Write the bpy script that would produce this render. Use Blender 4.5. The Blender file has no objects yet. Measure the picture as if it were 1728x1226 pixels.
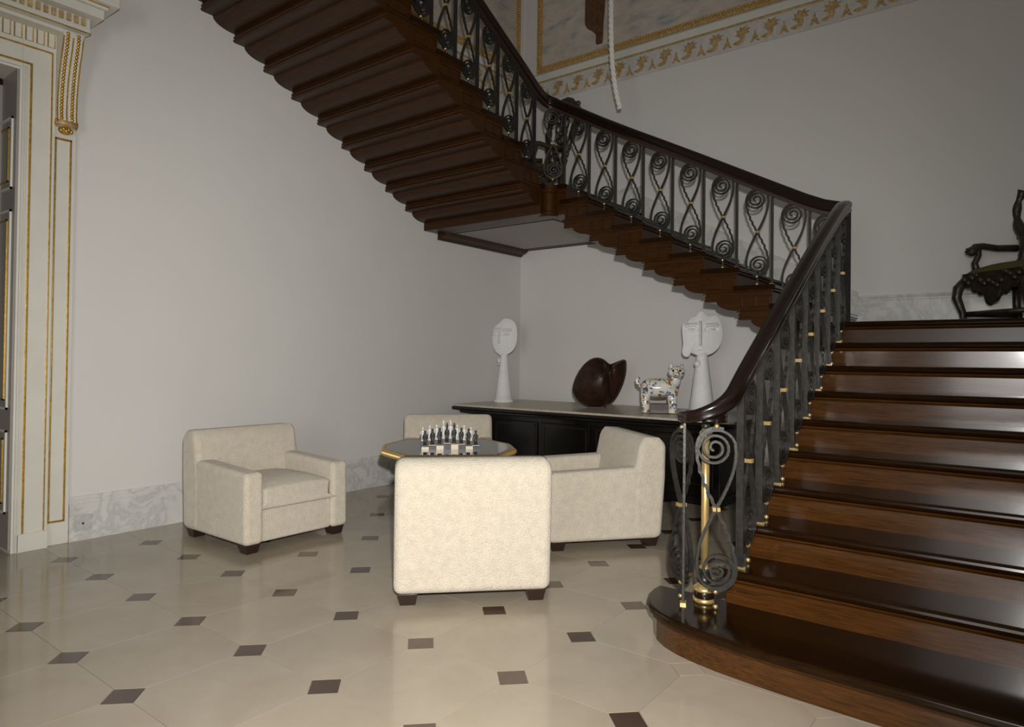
import bpy, math, random
from math import sin, cos, pi, radians
from mathutils import Vector, Matrix
random.seed(7)
SC = bpy.context.scene
COL = SC.collection

# ------------------------------------------------------------------ camera
CAM = Vector((-7.3337, -5.5337, 1.3477))
RT = Vector((0.61132, -0.79129, 0.0120)); UP = Vector((-0.01683, 0.00216, 0.99986)); FW = Vector((0.7912, 0.61144, 0.0120))
FPX = 1145.0
cd = bpy.data.cameras.new('camera'); cam = bpy.data.objects.new('camera', cd); COL.objects.link(cam)
cd.sensor_fit = 'HORIZONTAL'; cd.sensor_width = 36.0; cd.lens = 36.0 * FPX / 1728.0
cd.shift_y = -19.0 / 1728.0; cd.clip_start = 0.05; cd.clip_end = 60
cam.matrix_world = Matrix(((RT.x, UP.x, -FW.x, CAM.x), (RT.y, UP.y, -FW.y, CAM.y), (RT.z, UP.z, -FW.z, CAM.z), (0, 0, 0, 1)))
SC.camera = cam
def proj(p):
    d = Vector(p) - CAM; z = d.dot(FW)
    if z < 0.05: return None
    return 864 + FPX * d.dot(RT) / z, 594 - FPX * d.dot(UP) / z

# ------------------------------------------------------------------ light
W = bpy.data.worlds.new('world'); SC.world = W; W.use_nodes = True
W.node_tree.nodes['Background'].inputs[0].default_value = (0.9, 0.95, 1.0, 1)
W.node_tree.nodes['Background'].inputs[1].default_value = 0.02
SC.view_settings.view_transform = 'Standard'; SC.view_settings.look = 'None'
SC.view_settings.exposure = 0.0; SC.view_settings.gamma = 1.0; SC.view_settings.use_curve_mapping = False
# the photographer's flash, a hand's breadth above and right of the lens, aimed a little low
ld = bpy.data.lights.new('camera_flash', 'SPOT'); ld.energy = 860; ld.color = (1.0, 0.968, 0.918)
ld.spot_size = radians(108); ld.spot_blend = 1.0; ld.shadow_soft_size = 0.035
lo = bpy.data.objects.new('camera_flash', ld); COL.objects.link(lo)
lo.location = CAM + UP * 0.24 + RT * 0.07
aim = FW + RT * -0.13 - UP * 0.15
lo.rotation_euler = aim.to_track_quat('-Z', 'Y').to_euler()
# added ambient fill with no visible fitting, high behind the photographer
al = bpy.data.lights.new('high_fill_light', 'AREA'); al.shape = 'DISK'; al.size = 1.6; al.energy = 14; al.color = (1.0, 0.93, 0.84)
ao = bpy.data.objects.new('high_fill_light', al); COL.objects.link(ao); ao.location = (-6.6, -6.6, 5.6)

# added soft fill behind the photographer, also mirrored as sheen in the risers
wl = bpy.data.lights.new('rear_fill_light', 'AREA'); wl.shape = 'RECTANGLE'; wl.size = 2.0; wl.size_y = 2.7; wl.energy = 90; wl.color = (1.0, 0.98, 0.95)
wo = bpy.data.objects.new('rear_fill_light', wl); COL.objects.link(wo); wo.location = (-10.4, -5.45, 1.95); wo.rotation_euler = (radians(90), 0, radians(-90))

# ------------------------------------------------------------------ materials
MATS = {}
class NT:
    def __init__(s, name):
        s.m = bpy.data.materials.new(name); s.m.use_nodes = True; s.t = s.m.node_tree; s.b = s.t.nodes['Principled BSDF']
    def n(s, typ, **kw):
        x = s.t.nodes.new(typ)
        for k, v in kw.items():
            if k in x.inputs: x.inputs[k].default_value = v
            else: setattr(x, k, v)
        return x
    def l(s, a, ao_, b, bi): s.t.links.new(a.outputs[ao_], b.inputs[bi])
    def set(s, **kw):
        for k, v in kw.items(): s.b.inputs[k.replace('_', ' ')].default_value = v
        return s
    def coord(s, sc=(1, 1, 1), kind='Object', rot=(0, 0, 0)):
        c = s.n('ShaderNodeTexCoord'); mp = s.n('ShaderNodeMapping'); mp.inputs['Scale'].default_value = sc; mp.inputs['Rotation'].default_value = rot
        s.l(c, kind, mp, 'Vector'); return mp
    def ramp(s, stops):
        r = s.n('ShaderNodeValToRGB'); e = r.color_ramp.elements
        while len(e) > 1: e.remove(e[-1])
        e[0].position = stops[0][0]; e[0].color = (*stops[0][1], 1)
        for p, c in stops[1:]:
            x = e.new(p); x.color = (*c, 1)
        return r
    def bump(s, node, out, strength, dist=0.01):
        b = s.n('ShaderNodeBump'); b.inputs['Strength'].default_value = strength; b.inputs['Distance'].default_value = dist
        s.l(node, out, b, 'Height'); s.l(b, 'Normal', s.b, 'Normal')
def plain(name, col, rough=0.5, metal=0.0, noise=0.0, nscale=8.0, coat=0.0, bump=0.0, bscale=60.0, bdist=0.003):
    t = NT(name); t.set(Base_Color=(*col, 1), Roughness=rough, Metallic=metal, Coat_Weight=coat)
    if noise:
        mp = t.coord(); nz = t.n('ShaderNodeTexNoise', Scale=nscale, Detail=5.0); t.l(mp, 'Vector', nz, 'Vector')
        r = t.ramp([(0.3, tuple(c * (1 - noise) for c in col)), (0.7, tuple(min(1, c * (1 + noise)) for c in col))])
        t.l(nz, 'Fac', r, 'Fac'); t.l(r, 'Color', t.b, 'Base Color')
    if bump:
        mp = t.coord(); nz = t.n('ShaderNodeTexNoise', Scale=bscale, Detail=3.0); t.l(mp, 'Vector', nz, 'Vector'); t.bump(nz, 'Fac', bump, bdist)
    MATS[name] = t.m; return t
def wood(name, dark, light, axis_scale, rough, coat=0.3):
    t = NT(name); mp = t.coord(axis_scale); nz = t.n('ShaderNodeTexNoise', Scale=5.0, Detail=8.0, Roughness=0.65, Distortion=0.4)
    t.l(mp, 'Vector', nz, 'Vector'); r = t.ramp([(0.28, dark), (0.5, tuple((a + b) / 2 for a, b in zip(dark, light))), (0.75, light)])
    t.l(nz, 'Fac', r, 'Fac'); t.l(r, 'Color', t.b, 'Base Color'); t.set(Roughness=rough, Coat_Weight=coat, Coat_Roughness=0.12, Specular_IOR_Level=0.22)
    MATS[name] = t.m
def marble(name, base, vein, scale=2.2, rough=0.25):
    t = NT(name); mp = t.coord((1, 1, 1), rot=(0.4, 0.6, 0.2)); nz = t.n('ShaderNodeTexNoise', Scale=scale, Detail=9.0, Roughness=0.66, Distortion=0.55)
    t.l(mp, 'Vector', nz, 'Vector'); r = t.ramp([(0.30, base), (0.44, tuple(c * 0.93 for c in base)), (0.495, vein), (0.54, tuple(c * 0.9 for c in base)), (0.75, base)])
    t.l(nz, 'Fac', r, 'Fac'); t.l(r, 'Color', t.b, 'Base Color'); t.set(Roughness=rough); MATS[name] = t.m
plain('wall_paint', (0.635, 0.622, 0.60), 0.6, noise=0.015, nscale=1.5)
plain('ceiling_paint', (0.66, 0.64, 0.60), 0.7)
plain('case_paint', (0.62, 0.61, 0.55), 0.45, noise=0.04, nscale=5)
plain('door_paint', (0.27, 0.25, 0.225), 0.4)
plain('gilt', (0.62, 0.40, 0.10), 0.35, 0.85, noise=0.25, nscale=40, bump=0.3, bscale=90)
plain('gilt_leaf', (0.46, 0.32, 0.15), 0.5, 0.2, noise=0.3, nscale=30)
plain('brass', (0.74, 0.53, 0.22), 0.30, 0.75, noise=0.06, nscale=20)
plain('iron', (0.036, 0.034, 0.031), 0.38, 0.5, noise=0.3, nscale=30, bump=0.5, bscale=70, bdist=0.002)
plain('fleece', (0.66, 0.588, 0.472), 0.95, noise=0.07, nscale=22, bump=1.0, bscale=150, bdist=0.012)
MATS['fleece'].node_tree.nodes['Principled BSDF'].inputs['Sheen Weight'].default_value = 0.35
plain('foot_wood', (0.022, 0.011, 0.007), 0.35, coat=0.2)
plain('rail_wood', (0.009, 0.0045, 0.003), 0.22, coat=0.1)
plain('rail_under', (0.030, 0.016, 0.009), 0.45)
plain('lacquer', (0.005, 0.004, 0.0035), 0.2, coat=0.1, noise=0.3, nscale=6)
plain('desk_stone', (0.47, 0.41, 0.32), 0.32, noise=0.22, nscale=55)
plain('plaster_white', (0.74, 0.74, 0.73), 0.7, noise=0.04, nscale=25, bump=0.25, bscale=45)
plain('carved_dark', (0.030, 0.022, 0.015), 0.35, noise=0.4, nscale=25, bump=0.7, bscale=70, bdist=0.006, coat=0.15)
plain('green_velvet', (0.085, 0.080, 0.012), 0.8, noise=0.1)
plain('table_glass', (0.035, 0.035, 0.038), 0.06, coat=0.4)
plain('chess_dark', (0.028, 0.030, 0.035), 0.4)
plain('chess_light', (0.60, 0.52, 0.38), 0.4)
plain('chess_white', (0.70, 0.70, 0.69), 0.35)
plain('rope_white', (0.72, 0.70, 0.64), 0.8)
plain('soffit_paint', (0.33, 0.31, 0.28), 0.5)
plain('joint', (0.36, 0.31, 0.24), 0.6)
plain('outlet_marble', (0.46, 0.465, 0.45), 0.3, noise=0.15, nscale=30)
plain('robe', (0.10, 0.045, 0.018), 0.6, noise=0.4, nscale=18)
wood('oak_x', (0.012, 0.0042, 0.0009), (0.056, 0.0215, 0.0046), (1.2, 26, 26), 0.30, 0.0)  # same oak as riser_y, darkened to stand in for weaker light on upper flights
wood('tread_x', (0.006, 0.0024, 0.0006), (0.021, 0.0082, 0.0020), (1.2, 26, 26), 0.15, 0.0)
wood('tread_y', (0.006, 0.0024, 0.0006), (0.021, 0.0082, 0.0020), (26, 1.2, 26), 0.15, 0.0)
wood('oak_y', (0.012, 0.0042, 0.0009), (0.056, 0.0215, 0.0046), (26, 1.2, 26), 0.30, 0.0)  # like oak_x, the dimmer light is put into the colour
wood('riser_y', (0.020, 0.0070, 0.0014), (0.088, 0.0335, 0.0070), (26, 1.2, 26), 0.22, 0.6)  # lighter copy of the oak for the more strongly lit first flight
wood('shell_wood', (0.010, 0.005, 0.003), (0.050, 0.022, 0.011), (3, 3, 3), 0.36, 0.05)
marble('marble', (0.655, 0.65, 0.62), (0.47, 0.475, 0.475), 3.6)
marble('stone_band', (0.60, 0.59, 0.55), (0.5, 0.49, 0.46), 3.0)
def limestone(name, a, b, rough):
    t = NT(name); oi = t.n('ShaderNodeObjectInfo'); mp = t.coord(); add = t.n('ShaderNodeVectorMath', operation='ADD')
    t.l(mp, 'Vector', add, 0); sc = t.n('ShaderNodeMath', operation='MULTIPLY'); sc.inputs[1].default_value = 37.0; t.l(oi, 'Random', sc, 0)
    t.l(sc, 'Value', add, 1); nz = t.n('ShaderNodeTexNoise', Scale=3.5, Detail=6.0, Roughness=0.6, Distortion=0.5); t.l(add, 'Vector', nz, 'Vector')
    r = t.ramp([(0.25, a), (0.75, b)]); t.l(nz, 'Fac', r, 'Fac')
    hv = t.n('ShaderNodeHueSaturation'); vm = t.n('ShaderNodeMapRange'); vm.inputs['To Min'].default_value = 0.93; vm.inputs['To Max'].default_value = 1.06
    t.l(oi, 'Random', vm, 'Value'); t.l(vm, 'Result', hv, 'Value'); t.l(r, 'Color', hv, 'Color'); t.l(hv, 'Color', t.b, 'Base Color')
    t.set(Roughness=rough); MATS[name] = t.m
limestone('limestone', (0.335, 0.285, 0.215), (0.405, 0.35, 0.275), 0.13)
limestone('cabochon', (0.055, 0.034, 0.024), (0.085, 0.055, 0.042), 0.10)
def cloud_mat():
    t = NT('mural_sky'); mp = t.coord((1, 1, 2.2)); nz = t.n('ShaderNodeTexNoise', Scale=3.2, Detail=7.0, Roughness=0.6, Distortion=0.3); t.l(mp, 'Vector', nz, 'Vector')
    r = t.ramp([(0.32, (0.26, 0.29, 0.33)), (0.46, (0.46, 0.41, 0.36)), (0.6, (0.54, 0.47, 0.40)), (0.8, (0.44, 0.42, 0.41))]); t.l(nz, 'Fac', r, 'Fac'); t.l(r, 'Color', t.b, 'Base Color'); t.set(Roughness=0.6); MATS['mural_sky'] = t.m
cloud_mat()
def ceramic_mat():
    t = NT('painted_ceramic'); mp = t.coord(); vz = t.n('ShaderNodeTexNoise', Scale=16.0, Detail=2.0, Distortion=0.8); t.l(mp, 'Vector', vz, 'Vector')
    r = t.ramp([(0.0, (0.04, 0.06, 0.12)), (0.36, (0.10, 0.12, 0.18)), (0.40, (0.72, 0.71, 0.68)), (0.56, (0.74, 0.72, 0.66)), (0.60, (0.42, 0.25, 0.05)), (0.68, (0.12, 0.06, 0.02)), (0.74, (0.70, 0.68, 0.6))])
    t.l(vz, 'Fac', r, 'Fac'); t.l(r, 'Color', t.b, 'Base Color'); t.set(Roughness=0.12, Coat_Weight=0.6); MATS['painted_ceramic'] = t.m
ceramic_mat()

# ------------------------------------------------------------------ mesh builder
class MB:
    def __init__(s): s.v = []; s.f = []
    def add(s, vs, fs):
        o = len(s.v); s.v += [tuple(v) for v in vs]; s.f += [tuple(i + o for i in f) for f in fs]; return s
    def box(s, x0, x1, y0, y1, z0, z1):
        return s.add([(x0, y0, z0), (x1, y0, z0), (x1, y1, z0), (x0, y1, z0), (x0, y0, z1), (x1, y0, z1), (x1, y1, z1), (x0, y1, z1)],
                     [(3, 2, 1, 0), (4, 5, 6, 7), (0, 1, 5, 4), (1, 2, 6, 5), (2, 3, 7, 6), (3, 0, 4, 7)])
    def frustum(s, c, w0, d0, w1, d1, z0, z1):
        x, y = c
        return s.add([(x - w0, y - d0, z0), (x + w0, y - d0, z0), (x + w0, y + d0, z0), (x - w0, y + d0, z0), (x - w1, y - d1, z1), (x + w1, y - d1, z1), (x + w1, y + d1, z1), (x - w1, y + d1, z1)],
                     [(3, 2, 1, 0), (4, 5, 6, 7), (0, 1, 5, 4), (1, 2, 6, 5), (2, 3, 7, 6), (3, 0, 4, 7)])
    def prism(s, poly, a, b, f):      # poly: 2-D points; f(p, q, t) -> world, t in {a, b}
        n = len(poly); vs = [f(p[0], p[1], a) for p in poly] + [f(p[0], p[1], b) for p in poly]
        fs = [tuple(range(n - 1, -1, -1)), tuple(range(n, 2 * n))] + [(i, (i + 1) % n, n + (i + 1) % n, n + i) for i in range(n)]
        return s.add(vs, fs)
    def lathe(s, prof, c=(0, 0, 0), seg=16, squash=(1, 1)):
        n = len(prof); vs = []
        for r, z in prof:
            for k in range(seg):
                a = 2 * pi * k / seg; vs.append((c[0] + r * cos(a) * squash[0], c[1] + r * sin(a) * squash[1], c[2] + z))
        fs = [(i * seg + k, i * seg + (k + 1) % seg, (i + 1) * seg + (k + 1) % seg, (i + 1) * seg + k) for i in range(n - 1) for k in range(seg)]
        fs += [tuple(range(seg - 1, -1, -1)), tuple((n - 1) * seg + k for k in range(seg))]
        return s.add(vs, fs)
    def ball(s, c, r, seg=8, rings=6, sq=(1, 1, 1)):
        return s.lathe([(max(1e-4, r * sin(pi * i / rings)), -r * cos(pi * i / rings) * sq[2]) for i in range(rings + 1)], c, seg, sq[:2])
    def tube(s, path, rad, seg=6, section=None, up=(0, 0, 1), closed=False):
        P = [Vector(p) for p in path]; n = len(P); vs = []
        R = rad if isinstance(rad, (list, tuple)) else [rad] * n
        prevn = None
        for i in range(n):
            a = P[i - 1] if (i > 0 or closed) else P[i]; b = P[(i + 1) % n] if (i < n - 1 or closed) else P[i]
            t = (b - a); t = t.normalized() if t.length > 1e-9 else Vector((0, 0, 1))
            u = Vector(up); sd = t.cross(u)
            if sd.length < 1e-3: sd = prevn if prevn is not None else t.cross(Vector((1, 0, 0)))
            sd.normalize(); prevn = sd; w = sd.cross(t).normalized()
            sec = section if section else [(cos(2 * pi * k / seg), sin(2 * pi * k / seg)) for k in range(seg)]
            for (p, q) in sec: vs.append(P[i] + sd * p * R[i] + w * q * R[i])
        m = len(section) if section else seg
        last = n if closed else n - 1
        fs = [(i * m + k, i * m + (k + 1) % m, ((i + 1) % n) * m + (k + 1) % m, ((i + 1) % n) * m + k) for i in range(last) for k in range(m)]
        if not closed: fs += [tuple(range(m - 1, -1, -1)), tuple((n - 1) * m + k for k in range(m))]
        return s.add(vs, fs)
    def xf(s, M): s.v = [tuple(M @ Vector(v)) for v in s.v]; return s
    def mesh(s, name, mat, smooth=False):
        me = bpy.data.meshes.new(name); me.from_pydata(s.v, [], s.f); me.materials.append(MATS[mat])
        if smooth: me.polygons.foreach_set('use_smooth', [True] * len(me.polygons))
        me.update(); return me
    def build(s, name, mat, parent=None, smooth=False, loc=(0, 0, 0), bevel=0.0, sub=0, auto=None):
        return link(name, s.mesh(name, mat, smooth), parent, loc, bevel, sub, auto)
def link(name, me, parent=None, loc=(0, 0, 0), bevel=0.0, sub=0, auto=None):
    o = bpy.data.objects.new(name, me); COL.objects.link(o); o.location = loc
    if parent: o.parent = parent
    if bevel:
        b = o.modifiers.new('bevel', 'BEVEL'); b.width = bevel; b.segments = 3 if bevel > 0.012 else 2; b.limit_method = 'ANGLE'; b.angle_limit = radians(40)
        me.polygons.foreach_set('use_smooth', [True] * len(me.polygons))
        b.harden_normals = True
    if sub:
        u = o.modifiers.new('sub', 'SUBSURF'); u.levels = sub; u.render_levels = sub
    return o
def empty(name, loc=(0, 0, 0), rz=0.0):
    o = bpy.data.objects.new(name, None); COL.objects.link(o); o.location = loc; o.rotation_euler = (0, 0, rz); return o
def tag(o, label, cat, group=None):
    o['label'] = label; o['category'] = cat
    if group: o['group'] = group
    return o
def struct(o, label=None):
    o['kind'] = 'structure'
    if label: o['label'] = label
    return o
def copy_tree(o, parent=None):
    c = o.copy(); COL.objects.link(c)
    if parent: c.parent = parent
    for ch in list(o.children): copy_tree(ch, c)
    return c

# ------------------------------------------------------------------ room shell
LX, RY, TOPZ = -10.5, -9.0, 7.2       # far end behind the camera, right side, ceiling
DOX0, DOX1, DOZ = -7.3, -5.745, 3.30  # door opening in the left wall
b = MB(); b.box(DOX1, 0.25, 0, 0.25, 0, TOPZ); b.box(LX - 0.25, DOX0, 0, 0.25, 0, TOPZ); b.box(DOX0, DOX1, 0, 0.25, DOZ, TOPZ)
struct(b.build('wall_left', 'wall_paint'), 'plain pale grey plaster wall with gilded doorcase')
b = MB(); b.box(0, 0.25, RY, 0, 0, TOPZ); struct(b.build('wall_back', 'wall_paint'), 'plain pale grey plaster wall behind the stairs')
b = MB(); b.box(LX - 0.25, 0.25, RY - 0.25, RY, 0, TOPZ); struct(b.build('wall_right', 'wall_paint'))
b = MB(); b.box(LX - 0.25, LX, RY, 0, 0, TOPZ); struct(b.build('wall_front', 'wall_paint'))
b = MB(); b.box(LX - 0.25, 0.25, RY - 0.25, 0.25, TOPZ, TOPZ + 0.2); struct(b.build('ceiling', 'ceiling_paint'))
# dim room beyond the door
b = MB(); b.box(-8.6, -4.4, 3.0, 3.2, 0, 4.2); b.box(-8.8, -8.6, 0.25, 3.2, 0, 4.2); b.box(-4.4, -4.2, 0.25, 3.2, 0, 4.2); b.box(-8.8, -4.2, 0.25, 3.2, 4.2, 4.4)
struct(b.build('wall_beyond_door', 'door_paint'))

# ------------------------------------------------------------------ floor of octagonal stone with dark corner insets
TS, EE, GX, GY = 0.55, 0.085, -6.12488, -1.573
b = MB(); b.box(LX - 0.25, 0.25, RY - 0.25, 0.25, -0.15, -0.004); b.box(-8.8, -4.2, 0.25, 3.2, -0.15, -0.004)
floor = struct(b.build('floor', 'joint'), 'polished cream stone floor with small dark square insets')
g = 0.0012
h = TS / 2 - g; e = EE - g * 0.4
octo = [(-h + e, -h), (h - e, -h), (h, -h + e), (h, h - e), (h - e, h), (-h + e, h), (-h, h - e), (-h, -h + e)]
e2 = EE - g * 1.6
dia = [(e2, 0), (0, e2), (-e2, 0), (0, -e2)]
def plate(poly, mat, nm):
    n = len(poly); m_ = MB(); m_.add([(p[0], p[1], 0) for p in poly] + [(p[0], p[1], -0.003) for p in poly], [tuple(range(n))] + [(i, n + i, n + (i + 1) % n, (i + 1) % n) for i in range(n)])
    return m_.mesh(nm, mat)
me_o = plate(octo, 'limestone', 'tile'); me_d = plate(dia, 'cabochon', 'inset'); me_p = plate(dia, 'limestone', 'inset')   # plain stone insets close to the stair foot
far = MB(); fard = MB()
def seen(x, y, r):
    for dx in (-r, 0, r):
        for dy in (-r, 0, r):
            q = proj((x + dx, y + dy, 0))
            if q and -60 < q[0] < 1790 and 0 < q[1] < 1290: return True
    return False
for i in range(-14, 16):
    for j in range(-10, 14):
        for (x, y, me, poly, acc, r) in ((GX + (j + .5) * TS, GY - (i + .5) * TS, me_o, octo, far, .3), (GX + j * TS, GY - i * TS, me_d, dia, fard, .08)):
            if x < LX - .2 or x > 0.2 or y < RY - .2 or y > 0.2: continue
            if seen(x, y, r):
                o = link('floor_tile' if me is me_o else 'floor_inset', me_p if (me is me_d and i >= 5 and j >= 3) else me, floor, (x, y, 0))
            else:
                n = len(poly); acc.add([(x + p[0], y + p[1], 0) for p in poly], [tuple(range(n))])
o = far.build('floor_tiles_unseen', 'limestone', floor); o['kind'] = 'stuff'
o = fard.build('floor_insets_unseen', 'cabochon', floor); o['kind'] = 'stuff'

# ------------------------------------------------------------------ marble baseboards
def baseboard(name, f, a0, a1, z0, h_, n, label):
    prof = [(0.0, 0), (-0.03, 0), (-0.03, h_ - .055), (-0.024, h_ - .05), (-0.024, h_ - .035), (-0.014, h_ - .018), (-0.012, h_), (0, h_)]
    root = struct(empty(name), label)
    for k in range(n):
        p0 = a0 + (a1 - a0) * k / n + 0.001; p1 = a0 + (a1 - a0) * (k + 1) / n - 0.001
        MB().prism(prof, p0, p1, lambda p, q, t: f(p, q + z0, t)).build('slab', 'marble', root)
    return root
baseboard('baseboard_left', lambda p, q, t: (t, p, q), -5.40, -0.03, 0, 0.32, 4, 'grey veined white marble baseboard along the left wall')
baseboard('baseboard_back', lambda p, q, t: (p, t, q), -3.9, 0.0, 0, 0.32, 3, 'white marble baseboard behind the desk')
baseboard('baseboard_landing', lambda p, q, t: (p, t, q), -8.9, -4.15, 1.673, 0.345, 3, 'grey veined white marble baseboard on the lower landing')
# outlet cover let into the marble
t_ = tag(empty('outlet_cover', (-5.31, -0.031, 0.125)), 'small square veined marble outlet cover low on the left baseboard', 'outlet cover')
MB().box(-.062, .062, -.006, 0, -.058, .058).build('plate', 'outlet_marble', t_, bevel=0.002)
MB().ball((0, -.006, -.002), .009, 8, 4, (1, .5, 1)).build('latch', 'iron', t_, True)

# ------------------------------------------------------------------ staircase
stair = tag(empty('staircase'), 'dark polished oak staircase rising in three flights around the corner', 'staircase')
YA, XB, YC = -4.376, -1.634, -1.57
TR = 0.293
RW = -7.7
FA = lambda d, w, z: (d, w, z)
FB = lambda d, w, z: (w, d, z)
FC = lambda d, w, z: (-d, w, z)
def nose_poly(n0, n1, T, th=0.042):     # tread section, rounded nosing
    pts = [(n1, T), (n0 + .02, T)]
    for k in range(1, 6):
        a = pi / 2 + pi * k / 6; pts.append((n0 + .02 + .02 * cos(a), T - th / 2 + th / 2 * sin(a)))
    pts += [(n0 + .02, T - th), (n1, T - th)]
    return pts
def soffit_poly(th, t, r):
    pts = [(.03, -.042), (.03, -r), (.0, -r - .02), (.0, -.37)]
    for k in range(1, 9):
        a = pi / 2 * k / 8; pts.append((.2 * sin(a), -.29 - .08 * cos(a)))
    pts += [(.215, -.288), (t - .004, -.288), (t + .012, -.283), (t + .016, -.272), (t + .010, -.262), (t + .004, -.258), (t + .010, -.252), (t + .013, -.243), (t + .007, -.234), (t + .002, -.23), (t + .002, -.15), (t + .03, -.10), (t + .03, -.042)]
    return pts
def make_step(F, n0, T, r, w0, w1, wopen, mat, solid, tag_end=True, t=TR):
    # w0..w1 width; wopen = outward sign at the open end (w0 is the open end)
    if solid: poly = [(n0 + .03, T - .042), (n0 + .03, max(0.0, T - r) if solid is True else T - r), (n0 + .03, 0), (n0 + t + .03, 0), (n0 + t + .03, T - .042)]; poly = [poly[0], poly[2], poly[3], poly[4]]
    else: poly = [(n0 + a, T + c) for a, c in soffit_poly(0, t, r)]
    w0 += wopen * .0015 * (round(n0 / t) % 2)
    st = MB().prism(poly, w0, w1, lambda p, q, s: F(p, s, q)).build('step', mat, stair)
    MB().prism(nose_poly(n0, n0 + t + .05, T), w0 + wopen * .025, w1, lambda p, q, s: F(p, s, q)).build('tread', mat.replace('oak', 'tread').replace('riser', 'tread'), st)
    cove = [(n0 + .03, T - .042), (n0 + .012, T - .042), (n0 + .014, T - .05), (n0 + .026, T - .062), (n0 + .03, T - .064)]
    MB().prism(cove, w0 + wopen * .006, w1, lambda p, q, s: F(p, s, q)).build('cove_moulding', mat, st)
    if not solid:   # raised panel frame and return moulding on the open end
        other = 'oak_y' if mat == 'oak_x' else 'oak_x'
        MB().prism(poly, w0 + wopen * .003, w0, lambda p, q, s: F(p, s, q)).build('end_board', other, st)
        m_ = MB()
        a0, a1, z0, z1 = n0 + .045, n0 + t - .01, T - .185, T - .085
        w_a, w_b = w0 + wopen * .012, w0
        am = (a0 + a1) / 2
        for (p0, p1, q0, q1) in ((a0, a1, z1 - .010, z1), (a0, a1, z0, z0 + .010), (a0, a0 + .010, z0, z1), (a1 - .010, a1, z0, z1), (am - .005, am + .005, z0, z1)):
            m_.prism([(p0, q0), (p1, q0), (p1, q1), (p0, q1)], w_a, w_b, lambda p, q, s: F(p, s, q))
        for (q0, q1, ww) in ((T - .052, T - .042, .022), (T - .062, T - .052, .014), (T - .210, T - .196, .014), (T - .222, T - .212, .008)):
            m_.prism([(n0 + .028, q0), (n0 + t + .03, q0), (n0 + t + .03, q1), (n0 + .028, q1)], w0 + wopen * ww, w0, lambda p, q, s: F(p, s, q))
        m_.build('end_panel', other, st, bevel=.002)
    return st
RA, RB, RC = 0.1673, 0.160, 0.157
# curtail (bullnose) first step
NA2 = -4.047
CXN, CYN = -4.07, -4.235
CURT = [(-3.98, -3.985), (-4.06, -3.985), (-4.125, -3.995), (-4.195, -4.022), (-4.27, -4.075), (-4.325, -4.14), (-4.365, -4.215), (-4.395, -4.305), (-4.42, -4.42), (-4.438, -4.55), (-4.452, -4.70), (-4.465, -5.0), (-4.475, -5.4), (-4.475, RW)]
def curtail_outline(grow):
    pts = []; n = len(CURT)
    for i, p in enumerate(CURT):
        a = CURT[max(0, i - 1)]; c = CURT[min(n - 1, i + 1)]; dx, dy = c[0] - a[0], c[1] - a[1]; L = math.hypot(dx, dy)
        pts.append((p[0] + dy / L * grow, p[1] - dx / L * grow))
    return pts + [(-3.98, RW)]
st1 = MB().prism(curtail_outline(0.0), 0.0, RA - .045, lambda p, q, s: (p, q, s)).build('step', 'riser_y', stair)
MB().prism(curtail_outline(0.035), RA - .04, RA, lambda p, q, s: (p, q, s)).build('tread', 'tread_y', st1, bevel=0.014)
MB().prism(curtail_outline(0.016), RA - .056, RA - .038, lambda p, q, s: (p, q, s)).build('cove_moulding', 'oak_y', st1)
for k in range(2, 10):
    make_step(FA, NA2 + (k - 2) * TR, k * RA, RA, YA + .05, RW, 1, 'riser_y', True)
LZ1 = 10 * RA
n10 = NA2 + 8 * TR
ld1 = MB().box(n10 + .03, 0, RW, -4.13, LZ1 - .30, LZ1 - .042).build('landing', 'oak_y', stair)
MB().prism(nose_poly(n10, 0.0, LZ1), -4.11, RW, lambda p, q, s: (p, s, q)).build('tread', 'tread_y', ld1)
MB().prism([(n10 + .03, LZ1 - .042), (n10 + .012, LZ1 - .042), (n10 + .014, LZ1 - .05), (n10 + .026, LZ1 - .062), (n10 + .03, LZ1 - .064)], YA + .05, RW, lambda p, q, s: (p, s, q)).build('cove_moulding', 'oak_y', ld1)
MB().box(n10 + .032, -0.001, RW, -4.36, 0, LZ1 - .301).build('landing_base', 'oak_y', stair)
NB1 = -4.158
for m in range(1, 9):
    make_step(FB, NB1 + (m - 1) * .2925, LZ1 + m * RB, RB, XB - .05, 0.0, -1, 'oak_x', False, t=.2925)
LZ2 = LZ1 + 9 * RB
NB9 = NB1 + 8 * .2925
NC1 = 1.835
for m in range(1, 12):
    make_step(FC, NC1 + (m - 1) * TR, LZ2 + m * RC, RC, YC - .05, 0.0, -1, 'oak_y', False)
# corner landing: frame of beams, painted soffit with moulding, corner drum
SZ = 2.83
LOUT = [(0, 0), (-1.835, 0), (-1.835, YC - .05), (XB - .05, YC - .05), (XB - .05, NB9), (0, NB9)]
LTRD = [(0, 0), (-1.83, 0), (-1.83, YC - .075), (XB - .075, YC - .075), (XB - .075, NB9), (0, NB9)]
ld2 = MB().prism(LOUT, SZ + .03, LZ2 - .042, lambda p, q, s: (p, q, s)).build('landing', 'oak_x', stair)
MB().prism(LTRD, LZ2 - .042, LZ2, lambda p, q, s: (p, q, s)).build('tread', 'tread_x', ld2)
m_ = MB(); m_.box(-1.850, -1.585, YC - .056, 0, SZ - .02, SZ + .20); m_.box(XB - .056, 0, -1.84, -1.60, SZ - .02, SZ + .20)
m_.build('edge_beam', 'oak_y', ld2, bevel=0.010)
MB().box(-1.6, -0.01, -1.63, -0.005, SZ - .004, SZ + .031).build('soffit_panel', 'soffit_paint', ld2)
m_ = MB()
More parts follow.
